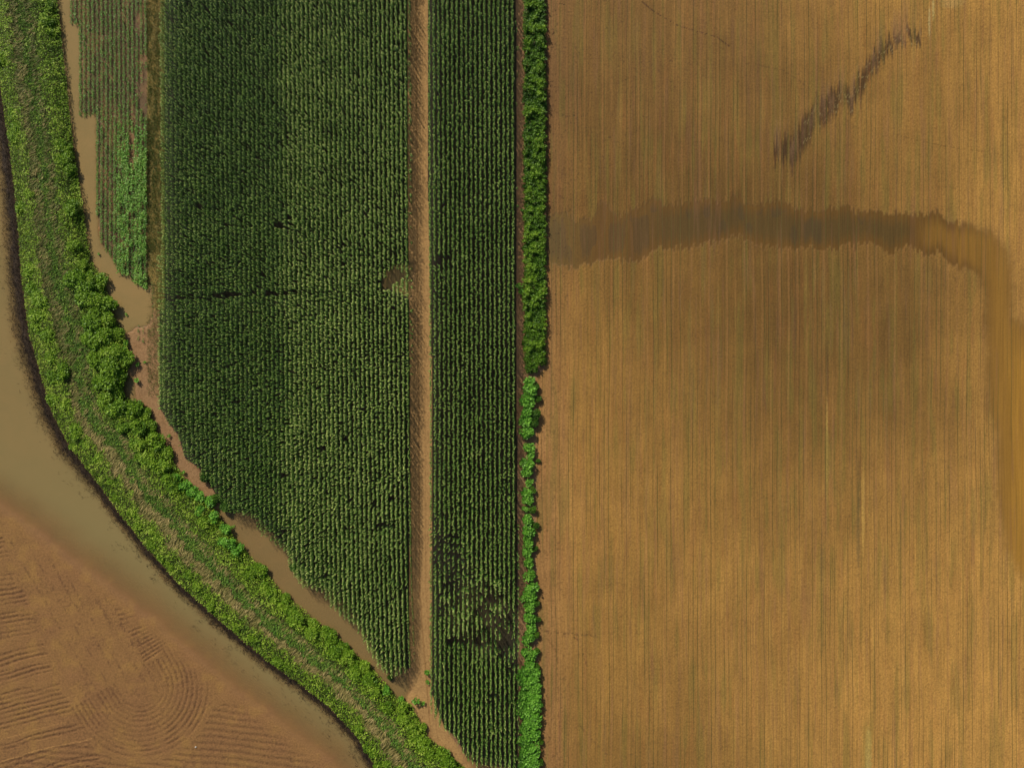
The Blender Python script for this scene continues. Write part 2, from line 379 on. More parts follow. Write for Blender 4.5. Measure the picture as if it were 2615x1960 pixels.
def soil_mat(name, striped):
    n = N(name)
    p = n.new('ShaderNodeBsdfPrincipled')
    geo = n.new('ShaderNodeNewGeometry'); sep = n.new('ShaderNodeSeparateXYZ'); n.t.links.new(geo.outputs['Position'], sep.inputs[0])
    x, y = sep.outputs[0], sep.outputs[1]; pos = geo.outputs['Position']
    c = n.attr('soil').outputs['Color']; wet_ = n.attr('wet').outputs['Fac']
    dry = n.math('SUBTRACT', 1.0, wet_, clamp=True)
    g1 = n.noise(pos, 3.2, 4, .7)
    g2 = n.noise(pos, 11.0, 2, .6)
    g3 = n.noise(n.vec(x, n.math('MULTIPLY', y, .8)), .35, 3, .6)
    val = n.math('ADD', n.math('MULTIPLY', n.math('SUBTRACT', g1, .5), 1.15), 1.0)
    val = n.math('MULTIPLY', val, n.math('ADD', n.math('MULTIPLY', n.math('SUBTRACT', g2, .5), .85), 1.0))
    val = n.math('MULTIPLY', val, n.math('ADD', n.math('MULTIPLY', n.math('SUBTRACT', g3, .5), .30), 1.0))
    dryk = n.math('ADD', n.math('MULTIPLY', dry, .75), .25)
    val = n.math('ADD', n.math('MULTIPLY', n.math('SUBTRACT', val, 1.0), dryk), 1.0)
    hgt = n.math('ADD', n.math('MULTIPLY', g1, .06), n.math('MULTIPLY', g2, .03))
    if striped:
        # wandering of the drill lines
        xb = n.math('ADD', x, n.math('MULTIPLY', n.noise(n.vec(n.math('MULTIPLY', x, .02), n.math('MULTIPLY', y, .03)), 1.0, 2), .8))
        s1 = n.noise(n.vec(n.math('MULTIPLY', xb, 1.0), n.math('MULTIPLY', y, .022)), 3.6, 3, .65)     # fine streaks
        s2 = n.noise(n.vec(n.math('MULTIPLY', xb, .35), n.math('MULTIPLY', y, .016), 5.0), 1.6, 2, .5)    # broad streaks
        s3 = n.noise(n.vec(n.math('MULTIPLY', xb, 1.3), n.math('MULTIPLY', y, .06), 9.0), 1.5, 2, .5)
        val = n.math('MULTIPLY', val, n.math('ADD', n.math('MULTIPLY', n.math('SUBTRACT', s1, .5), .75), 1.0))
        val = n.math('MULTIPLY', val, n.math('ADD', n.math('MULTIPLY', n.math('SUBTRACT', s2, .5), .38), 1.0))
        # pressed wheel lines every 1.47 m with a chevron tread
        ph = n.math('FRACT', n.math('DIVIDE', xb, 1.47))
        tri = n.math('ABSOLUTE', n.math('SUBTRACT', ph, .5))
        tread = n.ramp(tri, .13, .05)
        amp = n.ramp(n.noise(n.vec(n.math('MULTIPLY', xb, .9), n.math('MULTIPLY', y, .02), 3.0), 1.0, 2), .38, .62)
        chev = n.math('SINE', n.math('MULTIPLY', n.math('ADD', y, n.math('MULTIPLY', tri, 3.0)), 24.0))
        tk = n.math('MULTIPLY', n.math('MULTIPLY', tread, amp), dry)
        # seed lines every .74 m with a faint green of seedlings
        ph2 = n.math('FRACT', n.math('DIVIDE', xb, .735))
        ln = n.ramp(n.math('ABSOLUTE', n.math('SUBTRACT', ph2, .5)), .13, .04)
        la = n.ramp(n.noise(n.vec(n.math('MULTIPLY', xb, .7), n.math('MULTIPLY', y, .035), 7.0), 1.0, 3), .40, .64)
        lk = n.math('MULTIPLY', ln, la)
        cc = n.mix(n.math('MULTIPLY', n.math('MULTIPLY', tk, n.math('ADD', n.math('MULTIPLY', chev, .3), .7)), .40), c, (0.55, 0.27, 0.085, 1))
        cc = n.mix(n.math('MULTIPLY', lk, .6), cc, (0.105, 0.09, 0.022, 1))
        cc = n.mix(n.ramp(s3, .5, .75, 0, .28), cc, (0.22, 0.105, 0.055, 1))
        vv = n.vec(val, val, val)
        cfin = n.mix(1.0, cc, vv, 'MULTIPLY')
        hgt = n.math('ADD', hgt, n.math('MULTIPLY', n.math('MULTIPLY', tk, chev), .02))
        hgt = n.math('SUBTRACT', hgt, n.math('MULTIPLY', lk, .03))
    else:
        cfin = n.mix(1.0, c, n.vec(val, val, val), 'MULTIPLY')
    n.put(p.inputs['Base Color'], cfin)
    rgh = n.math('SUBTRACT', .95, n.math('MULTIPLY', wet_, .45))
    n.put(p.inputs['Roughness'], rgh)
    p.inputs['Specular IOR Level'].default_value = .3
    b = n.new('ShaderNodeBump'); b.inputs['Strength'].default_value = 1.0; b.inputs['Distance'].default_value = 1.0
    n.put(b.inputs['Height'], n.math('MULTIPLY', hgt, dryk)); n.t.links.new(b.outputs[0], p.inputs['Normal'])
    n.t.links.new(p.outputs[0], n.out.inputs[0])
    return n.m

M_SOIL = soil_mat('soil', False); M_FIELD = soil_mat('drilled_soil', True)

def water_mat():
    n = N('muddy_water')
    p = n.new('ShaderNodeBsdfPrincipled')
    geo = n.new('ShaderNodeNewGeometry'); pos = geo.outputs['Position']
    a = n.attr('depth').outputs['Fac']
    f = n.noise(pos, .16, 5, .65)
    c = n.mix(n.ramp(f, .35, .65), (0.325, 0.215, 0.084, 1), (0.285, 0.200, 0.078, 1))
    c = n.mix(n.attr('green').outputs['Fac'], c, (0.290, 0.222, 0.090, 1))
    n.put(p.inputs['Base Color'], c)
    p.inputs['Roughness'].default_value = .16; p.inputs['IOR'].default_value = 1.33; p.inputs['Specular IOR Level'].default_value = .35
    n.put(p.inputs['Alpha'], a)
    b = n.new('ShaderNodeBump'); b.inputs['Strength'].default_value = .25; b.inputs['Distance'].default_value = .05
    n.put(b.inputs['Height'], n.noise(pos, 3.0, 3)); n.t.links.new(b.outputs[0], p.inputs['Normal'])
    n.t.links.new(p.outputs[0], n.out.inputs[0])
    return n.m
M_WATER = water_mat()

def leaf_mat(name, cols, trans=.3, rough=.5, spec=.4, objvar=0.0):
    """cols: base colours along the per-leaf 'tint' value"""
    n = N(name)
    p = n.new('ShaderNodeBsdfPrincipled'); tr_ = n.new('ShaderNodeBsdfTranslucent'); mx = n.new('ShaderNodeMixShader')
    t = n.attr('tint').outputs['Fac']
    if objvar:
        oi = n.new('ShaderNodeObjectInfo')
        t = n.math('ADD', t, n.math('MULTIPLY', n.math('SUBTRACT', oi.outputs['Random'], .5), objvar), clamp=True)
    r = n.new('ShaderNodeValToRGB'); n.put(r.inputs[0], t)
    e = r.color_ramp.elements
    while len(e) < len(cols): e.new(.5)
    for i, c in enumerate(cols):
        e[i].position = i / (len(cols) - 1); e[i].color = (*c, 1)
    n.put(p.inputs['Base Color'], r.outputs[0]); p.inputs['Roughness'].default_value = rough
    p.inputs['Specular IOR Level'].default_value = spec
    n.put(tr_.inputs[0], r.outputs[0]); mx.inputs[0].default_value = trans
    n.t.links.new(p.outputs[0], mx.inputs[1]); n.t.links.new(tr_.outputs[0], mx.inputs[2]); n.t.links.new(mx.outputs[0], n.out.inputs[0])
    return n.m

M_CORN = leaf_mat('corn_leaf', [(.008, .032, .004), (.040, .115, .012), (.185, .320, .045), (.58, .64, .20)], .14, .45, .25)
M_SHRUB = leaf_mat('shrub_leaf', [(.03, .085, .008), (.09, .20, .012), (.19, .34, .018), (.36, .52, .05)], .25, .5, .25, .25)
M_BROAD = leaf_mat('broad_leaf', [(.035, .12, .012), (.09, .26, .022), (.17, .42, .035), (.30, .58, .08)], .28, .5, .3, .12)
M_WEED = leaf_mat('weed_leaf', [(.05, .11, .012), (.14, .26, .016), (.27, .44, .024), (.46, .60, .08)], .25, .55, .25)
M_GRASS = leaf_mat('short_grass', [(.06, .16, .02), (.13, .28, .032), (.23, .37, .05), (.42, .46, .11)], .25, .6, .25)
M_STRAW = leaf_mat('dry_grass', [(.12, .14, .025), (.25, .23, .06), (.46, .36, .13), (.64, .50, .22)], .2, .6, .25)
M_DEAD = leaf_mat('dead_stalk', [(.012, .010, .009), (.03, .022, .016), (.06, .045, .03), (.13, .10, .05)], .05, .8, .1)
M_BEAN = leaf_mat('bean_leaf', [(.05, .13, .02), (.11, .26, .035), (.19, .40, .05), (.36, .58, .11)], .25, .5, .3)

def bark_mat():
    n = N('bark'); p = n.new('ShaderNodeBsdfPrincipled')
    geo = n.new('ShaderNodeNewGeometry')
    n.put(p.inputs['Base Color'], n.mix(n.noise(geo.outputs['Position'], 20, 3), (.06, .04, .02, 1), (.16, .11, .06, 1)))
    p.inputs['Roughness'].default_value = .9
    n.t.links.new(p.outputs[0], n.out.inputs[0]); return n.m
M_BARK = bark_mat()

# ------------------------------------------------------------------ ground objects from the shared grid
ny, nx = X.shape
fc = lambda a: a[:-1, :-1]
fr_ = fc(fieldR); tr_f = fc(trm) & ~fr_; lv_ = (fc(lv) > 0) & ~fr_ & ~tr_f
wf = fc(west) & ~fr_ & ~tr_f & ~lv_
rest = ~(fr_ | tr_f | lv_ | wf)
idx = np.arange(ny * nx).reshape(ny, nx)
q = np.stack([idx[:-1, :-1], idx[:-1, 1:], idx[1:, 1:], idx[1:, :-1]], -1)
cov = np.stack([X, Y, Z], -1).reshape(-1, 3); colv = col.reshape(-1, 3); wetv = wet.reshape(-1)
def piece(name, mask, mat):
    f = q[mask].reshape(-1)
    u_, inv = np.unique(f, return_inverse=True)
    me = np_mesh(name, cov[u_], inv, 4, {'soil': colv[u_], 'wet': wetv[u_]}, mat, True)
    return link(name, me, kind='structure')
piece('ground', rest, M_SOIL)
piece('dirt_track', tr_f, M_SOIL)
piece('levee', lv_, M_SOIL)
piece('ploughed_field', fr_, M_FIELD)
piece('mudflat_field', wf, M_SOIL)

def water(name, poly, pad, k, off):
    x0, x1 = poly[:, 0].min() - pad, poly[:, 0].max() + pad; y0, y1 = poly[:, 1].min() - pad, poly[:, 1].max() + pad
    x0 = max(x0, -900); st_ = 3.2
    gx, gy = np.meshgrid(np.arange(x0, x1, st_), np.arange(y0, y1, st_))
    d = WLEV + off - ground_height(gx, gy)
    wx, wy = W(gx, gy)
    near = sdf(gx, gy, poly) > -pad
    i_ = np.arange(gx.size).reshape(gx.shape)
    fm = (((d > -.01) & near)[:-1, :-1] | ((d > -.01) & near)[1:, 1:])
    q_ = np.stack([i_[1:, :-1], i_[1:, 1:], i_[:-1, 1:], i_[:-1, :-1]], -1)[fm].reshape(-1)
    u_, inv = np.unique(q_, return_inverse=True)
    co = np.stack([wx, wy, np.full(gx.shape, WLEV + off)], -1).reshape(-1, 3)[u_]
    al = 1 - np.exp(-np.clip(d, 0, 9) * k)
    gr = smooth(0.1, .33, d) * (.4 + .6 * smooth(1000, 1400, gy)) if k < 12 else np.zeros_like(d)
    me = np_mesh(name, co, inv, 4, {'depth': al.reshape(-1)[u_], 'green': gr.reshape(-1)[u_]}, M_WATER, True)
    link(name, me, kind='structure')
water('water', WATER_A, 60, 5.5, 0.0)
water('flood_pool', WATER_B, 16, 22.0, 0.004)
water('puddle', WATER_C, 12, 14.0, 0.008)
water('water_lane', WATER_D, 14, 16.0, 0.012)
water('puddle', WATER_E, 10, 14.0, 0.0)
water('puddle', WATER_G, 12, 14.0, 0.0)

# ------------------------------------------------------------------ foliage builders
def leaves(P, L, Wd, yaw, pitch, roll):
    """one kite-shaped leaf per point; returns vertices (n,4,3)"""
    cy_, sy_ = np.cos(yaw), np.sin(yaw); cp, sp = np.cos(pitch), np.sin(pitch)
    d = np.stack([cy_ * cp, sy_ * cp, sp], -1)
    s0 = np.stack([-sy_, cy_, np.zeros_like(yaw)], -1); up = np.cross(d, s0)
    s = s0 * np.cos(roll)[:, None] + up * np.sin(roll)[:, None]
    L = np.broadcast_to(L, yaw.shape)[:, None]; Wd = np.broadcast_to(Wd, yaw.shape)[:, None]
    return np.stack([P, P + d * L * .45 + s * Wd * .5, P + d * L, P + d * L * .45 - s * Wd * .5], 1)

def leaf_obj(name, V, tint, mat, parent=None, **props):
    n_ = len(V)
    me = np_mesh(name, V.reshape(-1, 3), np.arange(n_ * 4), 4, {'tint': np.repeat(np.clip(tint, 0, 1), 4)}, mat)
    return link(name, me, parent, **props)

def stem_mesh(name, segs, mat):
    """segs: list of (p0, p1, r0, r1); tapered 6-sided limbs"""
    co = []; f = []
    for p0, p1, r0, r1 in segs:
        p0 = np.array(p0, float); p1 = np.array(p1, float); d = (p1 - p0); d /= np.linalg.norm(d) + 1e-9
        a = np.cross(d, (0.3, .9, .1)); a /= np.linalg.norm(a); b = np.cross(d, a)
        k = len(co)
        for p, r in ((p0, r0), (p1, r1)):
            for i in range(6):
                t = i * math.pi / 3; co.append(p + a * r * math.cos(t) + b * r * math.sin(t))
        for i in range(6):
            j = (i + 1) % 6; f += [k + i, k + j, k + 6 + j, k + 6 + i]
    return np_mesh(name, np.array(co), np.array(f), 4, None, mat)

# ---- corn -----------------------------------------------------------------
def corn_proto(r, tall, spread):
    """leaf blades as strips: returns (n_leaf, 8, 3), tint per leaf"""
    nl = 9; out = []; tin = []
    plane = r.uniform(0, math.pi)
    for i in range(nl):
        hb = tall * (.30 + .66 * i / (nl - 1)) + r.uniform(-.05, .05)
        L = (.62 - .30 * abs(i / (nl - 1) - .45)) * r.uniform(.85, 1.15)
        if i == nl - 1: L *= .8
        yaw = plane + (i % 2) * math.pi + r.uniform(-.5, .5)
        el = math.radians(r.uniform(38, 66)); p = np.array([0, 0, hb]); w0 = .085 * r.uniform(.8, 1.2)
        pts = [p]; 
        for k in range(3):
            d = np.array([math.cos(yaw) * math.cos(el) * spread, math.sin(yaw) * math.cos(el) * spread, math.sin(el)])
            p = p + d * L * (.36, .36, .30)[k]; pts.append(p); el -= math.radians(r.uniform(34, 52))
        sd_ = np.array([-math.sin(yaw), math.cos(yaw), 0]); tw = r.uniform(-.4, .4)
        vs = []
        for pt, ww in zip(pts, (.6, 1, .8, .08)):
            s_ = sd_ * math.cos(tw) + np.array([0, 0, 1]) * math.sin(tw)
            vs += [pt + s_ * w0 * ww * .5, pt - s_ * w0 * ww * .5]
        out.append(vs); tin.append(.05 + .62 * (i / (nl - 1)) ** 1.3 + r.uniform(-.1, .16))  # lower leaves tinted darker, canopy shade put into the leaf colour
    # tassel spikes
    for k in range(3):
        yaw = r.uniform(0, 6.28); p = np.array([0, 0, tall * .98]); e = np.array([math.cos(yaw) * .13, math.sin(yaw) * .13, .17])
        s_ = np.array([-math.sin(yaw), math.cos(yaw), 0]) * .014
        vs = []
        for t in (0, .4, .7, 1): vs += [p + e * t + s_, p + e * t - s_]
        out.append(vs); tin.append(.85)
    return np.array(out), np.array(tin)

LF = np.array([0, 1, 3, 2, 2, 3, 5, 4, 4, 5, 7, 6])
def corn_mesh(name, xw, yw, hs, vig, tintoff, r):
    protos = [corn_proto(r, 2.6, r.uniform(.42, .60)) for _ in range(14)]
    VV = []; TT = []
    pick = r.integers(0, len(protos), len(xw))
    for k, (pv, pt) in enumerate(protos):
        mk = pick == k; n_ = mk.sum()
        if not n_: continue
        a = r.uniform(0, 6.283, n_); c_, s_ = np.cos(a), np.sin(a)
        sc = hs[mk]; v_ = vig[mk]
        x = (pv[None, ..., 0] * c_[:, None, None] - pv[None, ..., 1] * s_[:, None, None]) * v_[:, None, None]
        y = (pv[None, ..., 0] * s_[:, None, None] + pv[None, ..., 1] * c_[:, None, None]) * v_[:, None, None]
        z = pv[None, ..., 2] * sc[:, None, None]
        lx = r.normal(0, .035, n_)[:, None, None]; ly = r.normal(0, .04, n_)[:, None, None]
        P_ = np.stack([x + lx * z + xw[mk][:, None, None], y + ly * z + yw[mk][:, None, None], z + 0 * x], -1)
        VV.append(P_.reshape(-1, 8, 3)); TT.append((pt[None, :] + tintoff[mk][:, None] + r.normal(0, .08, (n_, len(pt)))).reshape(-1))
    V_ = np.concatenate(VV); T_ = np.concatenate(TT)
    nL = len(V_)
    f = (np.arange(nL)[:, None] * 8 + LF[None, :]).reshape(-1)
    return np_mesh(name, V_.reshape(-1, 3), f, 4, {'tint': np.repeat(np.clip(T_, 0, 1), 8)}, M_CORN)

def rows(poly, x0, x1, pitch, bend, step=.165):
    """plant positions in plan units along drilled rows, clipped to the block"""
    px = []; py = []
    ylo, yhi = poly[:, 1].min(), poly[:, 1].max()
    k = 0; x = x0
    while x < x1:
        ys_ = np.arange(ylo, yhi, step / S)
        ys_ = ys_ + rng.normal(0, .5, len(ys_)); xx = x + bend(ys_) + rng.normal(0, .4, len(ys_)) + 1.1 * (fbm(ys_ / 60, ys_ * 0 + k, 200) - .5)
        px.append(xx); py.append(ys_); x += pitch; k += 1
    px = np.concatenate(px); py = np.concatenate(py)
    jit = rng.normal(0, 4, len(px))
    m_ = sdf(px, py, poly) + jit * .4 > 1
    return px[m_], py[m_]

bendA = lambda y: np.interp(y, [-200, 0, 500, 1000, 1460, 1760], [-1, 0, 3, 7, 14, 24])
bendB = lambda y: np.interp(y, [-200, 0, 500, 1000, 1460, 1960], [0, 0, 2, 4, 4, 6])
def holes(px, py, spots):
    keep = np.ones(len(px), bool)
    for (hx, hy, rx, ry, prob) in spots:
        e = ((px - hx) / rx) ** 2 + ((py - hy) / ry) ** 2 + .6 * (fbm(px / 12, py / 12, 210) - .5)
        keep &= ~((e < 1) & (rng.random(len(px)) < prob))
    return keep
ZT = 1.75
def plant(px, py):
    x, y = W(px, py, ZT); return x, y

pa = rows(CORN_A, 417 - 12, 1062, 11.45, bendA)
kp = holes(*pa, [(1008, 704, 24, 18, 1), (988, 722, 18, 14, 1), (590, 752, 30, 7, .9), (500, 757, 70, 5, .5), (570, 754, 34, 7, .8), (592, 746, 20, 6, .7), (450, 762, 50, 4, .6), (690, 748, 110, 5, .5), (830, 744, 90, 4, .5), (712, 574, 12, 9, .9), (585, 575, 9, 6, .9), (980, 1340, 22, 8, .85),
    (960, 1290, 12, 10, .7), (820, 1145, 14, 7, .8), (725, 1210, 16, 7, .8), (1000, 1270, 9, 8, .8), (890, 1350, 14, 7, .6), (740, 570, 8, 20, .5), (700, 1360, 40, 16, .4), (640, 1330, 30, 14, .5)])
pa = (pa[0][kp], pa[1][kp])
kp = rng.random(len(pa[0])) > .04 + .45 * smooth(.64, .8, fbm(pa[0] / 14, pa[1] / 9, 212))
pa = (pa[0][kp], pa[1][kp])
def corn_block(name, px, py, tone, label, seed, hmul):
    x, y = plant(px, py)
    r = np.random.default_rng(seed)
    hs = hmul(px, py) * (.90 + .16 * fbm(px / 45, py / 45, 220)) * r.normal(1, .05, len(px))
    vig = np.clip(hs, .4, 1.1) * r.uniform(.8, 1.22, len(px)) * (1 + (.35 * spB(px, py) if seed == 6 else 0))
    me = corn_mesh(name, x, y, hs, vig, tone(px, py) + r.normal(0, .05, len(px)), r)
    return link(name, me, kind='stuff', label=label, category='corn crop')
toneA = lambda px, py: .18 * (smooth(705, 745, px + 10 * np.sin(py / 90)) - .5) + .16 * (fbm(px / 60, py / 60, 230) - .5) + .20 * smooth(446, 412, px) + .16 * smooth(30, 0, np.hypot((px - 1010) / 2.2, py - 742)) - .10 * smooth(1030, 1046, px) * 1  # tint raised along the left edge, painting it sunlit
hA = lambda px, py: 1 - .45 * smooth(26, 0, -sdf(px, py, CORN_A) + 26) * 0 - .28 * smooth(1010, 1060, px) * smooth(1300, 1500, py) - .2 * smooth(18, 2, sdf(px, py, CORN_A)) * (py > 1050)
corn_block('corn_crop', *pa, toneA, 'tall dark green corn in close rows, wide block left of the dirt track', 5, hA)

pb = rows(CORN_B, 1096, 1322, 11.75, bendB)
kp = holes(*pb, [(1114, 668, 14, 12, .9), (1135, 658, 20, 6, .9), (1155, 644, 18, 5, .7), (1258, 1530, 22, 14, .9), (1230, 1560, 24, 16, .55), (1270, 1590, 45, 30, .45), (1180, 1632, 45, 9, .85),
    (1150, 1420, 42, 66, .5), (1200, 1490, 60, 40, .35), (1240, 1640, 40, 12, .7), (1296, 1600, 26, 60, .5), (1290, 1650, 20, 34, .75), (1240, 1585, 60, 34, .2), (1110, 1380, 14, 60, .4), (1250, 1790, 10, 8, .8), (1262, 1770, 14, 5, .8), (1160, 1530, 60, 50, .25), (1306, 1700, 16, 20, .5)])
pb = (pb[0][kp], pb[1][kp])
kp = rng.random(len(pb[0])) > .03 + .4 * smooth(.68, .82, fbm(pb[0] / 14, pb[1] / 9, 213))
pb = (pb[0][kp], pb[1][kp])
spB = lambda px, py: smooth(1, .3, ((px - 1210) / 120) ** 2 + ((py - 1540) / 130) ** 2) 
toneB = lambda px, py: -.02 + .14 * (fbm(px / 60, py / 60, 231) - .5) + .10 * smooth(1108, 1092, px) + .10 * spB(px, py)
hB = lambda px, py: 1 - .38 * spB(px, py) * smooth(.3, .6, fbm(px / 18, py / 18, 240)) - .1 * smooth(1112, 1098, px)
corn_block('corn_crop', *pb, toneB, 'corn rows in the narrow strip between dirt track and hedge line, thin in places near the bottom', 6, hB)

# ---- embankment cover -----------------------------------------------------
def zone_pts(n_, poly, zt):
    x0, x1 = poly[:, 0].min(), poly[:, 0].max(); y0, y1 = poly[:, 1].min(), poly[:, 1].max()
    px = rng.uniform(x0, x1, n_); py = rng.uniform(max(y0, -220), min(y1, 2080), n_)
    m_ = inpoly(px, py, poly)
    return px[m_], py[m_]
def dens_pick(px, py, d):
    m_ = rng.random(len(px)) < d
    return px[m_], py[m_]
def to3(px, py, zoff=0.0, zt=None):
    z = ground_height(px, py) + zoff
    x, y = W(px, py, np.maximum(z, 0) if zt is None else zt)
    return np.stack([x, y, z], -1)

LEVX = LEVEE.copy()
px, py = zone_pts(1100000, LEVX, 1)
t = levee_t(px, py); nz = fbm(px / 14, py / 14, 300) - .5; tn = t + .22 * nz
up = smooth(1150, 900, py)          # upper reach of the embankment
tA = .27; 
wgt_sh = np.maximum(smooth(tA + .03, tA - .03, tn), smooth(.60 + .03 * up, .66 + .03 * up, tn))
dry1 = smooth(.10, .05, np.abs(tn - .36)) * (1 - .35 * up); dry2 = smooth(.06, .02, np.abs(tn - .60)) * .55
dry = np.maximum(dry1, dry2) * (1 - wgt_sh)
gr = (1 - wgt_sh) * (1 - np.clip(dry, 0, 1))
# grass
m_ = rng.random(len(px)) < gr * .85
gx, gy = px[m_], py[m_]
P3 = to3(gx, gy); n_ = len(gx)
V = leaves(P3, rng.uniform(.2, .5, n_), rng.uniform(.05, .10, n_), rng.normal(-1.9, .9, n_), rng.uniform(.3, 1.1, n_), rng.uniform(-.6, .6, n_))
leaf_obj('grass', V, .38 + .5 * (fbm(gx / 16, gy / 16, 302) - .45) + rng.normal(0, .16, n_), M_GRASS, kind='stuff', label='short dark green grass along the top of the levee', category='grass')
m_ = rng.random(len(px)) < dry * .9
gx, gy = px[m_], py[m_]; P3 = to3(gx, gy, .05); n_ = len(gx)
comb = fbm(gx / 22, gy / 22, 305)
V = leaves(P3, rng.uniform(.45, 1.0, n_), rng.uniform(.04, .09, n_), -2.35 + 1.6 * (comb - .5) + rng.normal(0, .25, n_), rng.uniform(-.02, .5, n_), rng.uniform(-.5, .5, n_))
leaf_obj('dry_grass', V, .50 + .9 * (fbm(gx / 9, gy / 9, 306) - .5) - .22 * smooth(1150, 900, gy) + rng.normal(0, .14, n_), M_STRAW, kind='stuff', label='straw coloured dry grass laid over in a strip along the levee', category='dry grass')
# low weeds filling the banks
m_ = rng.random(len(px)) < wgt_sh * .75 + .05 * gr
gx, gy = px[m_], py[m_]; n_ = len(gx); lump = fbm(gx / 16, gy / 16, 308); lump2 = fbm(gx / 6, gy / 6, 309, 2)
hgt = .15 + 1.0 * lump * lump2 + .25 * rng.random(n_)
P3 = to3(gx, gy, hgt)
V = leaves(P3, rng.uniform(.14, .30, n_), rng.uniform(.09, .18, n_), rng.uniform(0, 6.28, n_), rng.normal(.1, .45, n_), rng.normal(0, .4, n_))
leaf_obj('weeds', V, .18 + .75 * lump * lump2 * 2 + .25 * (fbm(gx / 70, gy / 70, 311) - .5) + rng.normal(0, .13, n_), M_WEED, kind='stuff', label='rank green weeds and creepers filling both banks of the levee', category='weeds')

# dead flattened stalks on the water's edge
px = rng.uniform(-120, 1050, 900000); py = rng.uniform(-200, 2050, 900000)
d_ = dline(px, py, LEV_L); ins_ = sdf(px, py, LEVEE) > 0
bw = np.interp(py, [-200, 500, 900, 1150, 1300, 1960], [34, 32, 36, 30, 19, 17])
pr = np.where(ins_, smooth(12, 0, d_) * .7, smooth(bw * 1.5, bw * .4, d_ + 14 * (fbm(px / 8, py / 12, 320) - .5)) * np.where(px < LEV_L[:, 0].max(), 1, 0)) * (dline(px, py, LEV_R) > d_)
far_ = (~ins_) * smooth(75, 20, d_) * smooth(.52, .66, fbm(px / 14, py / 26, 322)) * .16 * (dline(px, py, LEV_R) > d_)
m_ = rng.random(len(px)) < np.maximum(pr * .8, far_)
gx, gy = px[m_], py[m_]; n_ = len(gx)
P3 = to3(gx, gy, 0.0); P3[:, 2] = np.maximum(P3[:, 2], WLEV) + .03
V = leaves(P3, rng.uniform(.25, .65, n_), rng.uniform(.02, .055, n_), rng.uniform(0, 6.28, n_), rng.uniform(0, .9, n_), rng.uniform(-.5, .5, n_))
leaf_obj('dead_reeds', V, .25 + .6 * (fbm(gx / 12, gy / 12, 324) - .5) + rng.normal(0, .18, n_), M_DEAD, kind='stuff', label='dark dead reeds flattened along the muddy water edge of the levee', category='dead reeds')

# verge grass between beans and corn
px = rng.uniform(374, 424, 60000); py = rng.uniform(-200, 1010, 60000)
m_ = rng.random(len(px)) < smooth(374, 380, px) * smooth(424, 412, px) * np.interp(py, [-200, 620, 720, 1010], [.9, .9, .35, .3]) * (.35 + .65 * smooth(.35, .6, fbm(px / 7, py / 20, 330)))
gx, gy = px[m_], py[m_]; n_ = len(gx); P3 = to3(gx, gy)
V = leaves(P3, rng.uniform(.18, .45, n_), rng.uniform(.03, .07, n_), rng.uniform(0, 6.28, n_), rng.uniform(.1, 1.1, n_), rng.uniform(-.5, .5, n_))
leaf_obj('verge_grass', V, .50 + .9 * (fbm(gx / 12, gy / 40, 331) - .5) + rng.normal(0, .2, n_) + .1 * smooth(500, 0, gy), leaf_mat('verge_grass', [(.04, .08, .012), (.09, .13, .02), (.18, .18, .04), (.34, .26, .10)], .2, .6, .25), kind='stuff',
         label='olive and yellow grass strip between bean rows and corn', category='grass')

# ---- bean rows ------------------------------------------------------------
bx = []; by = []; bs = []
for k in range(18):
    x0 = 179.5 + k * 11.2
    if x0 > 374: break
    y_ = np.arange(-180, 760, 1.7); y_ = y_ + rng.normal(0, .6, len(y_))
    e = BEAN_END(np.full(len(y_), x0)) + 12 * (rng.random() - .3)
    x_ = x0 + rng.normal(0, .7, len(y_)) + 1.0 * np.sin(y_ / 130) + np.interp(y_, [0, 700], [0, 1])
    lush = smooth(250, 420, y_) * smooth(282, 312, x_) + .25 * (fbm(x_ / 10, y_ / 14, 340) > .62)
    lush = lush * smooth(.25, .5, fbm(x_ / 12, y_ / 20, 341))
    bare = smooth(.55, .7, fbm(x_ / 14, y_ / 60, 342)) * smooth(310, 330, x_) * (y_ < 440)
    m_ = (y_ < e) & (rng.random(len(y_)) < 1 - .8 * bare - .15)
    bx.append(x_[m_]); by.append(y_[m_]); bs.append(.78 + .7 * np.clip(lush, 0, 1)[m_])
bx.append(np.concatenate([np.full(14, 352.) + rng.normal(0, .8, 14), np.full(12, 364.) + rng.normal(0, .8, 12), np.full(26, 388.) + rng.normal(0, 2, 26)]))
by.append(np.concatenate([rng.uniform(820, 872, 14), rng.uniform(835, 875, 12), rng.uniform(715, 860, 26)])); bs.append(np.full(52, .55))
bx = np.concatenate(bx); by = np.concatenate(by); bs = np.concatenate(bs)
nl = 9
gx = np.repeat(bx, nl); gy = np.repeat(by, nl); sz = np.repeat(bs, nl); n_ = len(gx)
a = rng.uniform(0, 6.28, n_); rr = rng.uniform(0, .17, n_) * sz
P3 = to3(gx, gy, .0, .3); P3[:, 0] += rr * np.cos(a); P3[:, 1] += rr * np.sin(a); P3[:, 2] += (.10 + .35 * rng.random(n_)) * sz
V = leaves(P3, .17 * sz * rng.uniform(.7, 1.3, n_), .12 * sz * rng.uniform(.7, 1.3, n_), a, rng.normal(.1, .4, n_), rng.normal(0, .3, n_))
leaf_obj('bean_crop', V, .22 + .45 * (sz - .5) + rng.normal(0, .17, n_), M_BEAN, kind='stuff', label='thin rows of low bean plants on mud beside the flooded pool', category='bean crop')

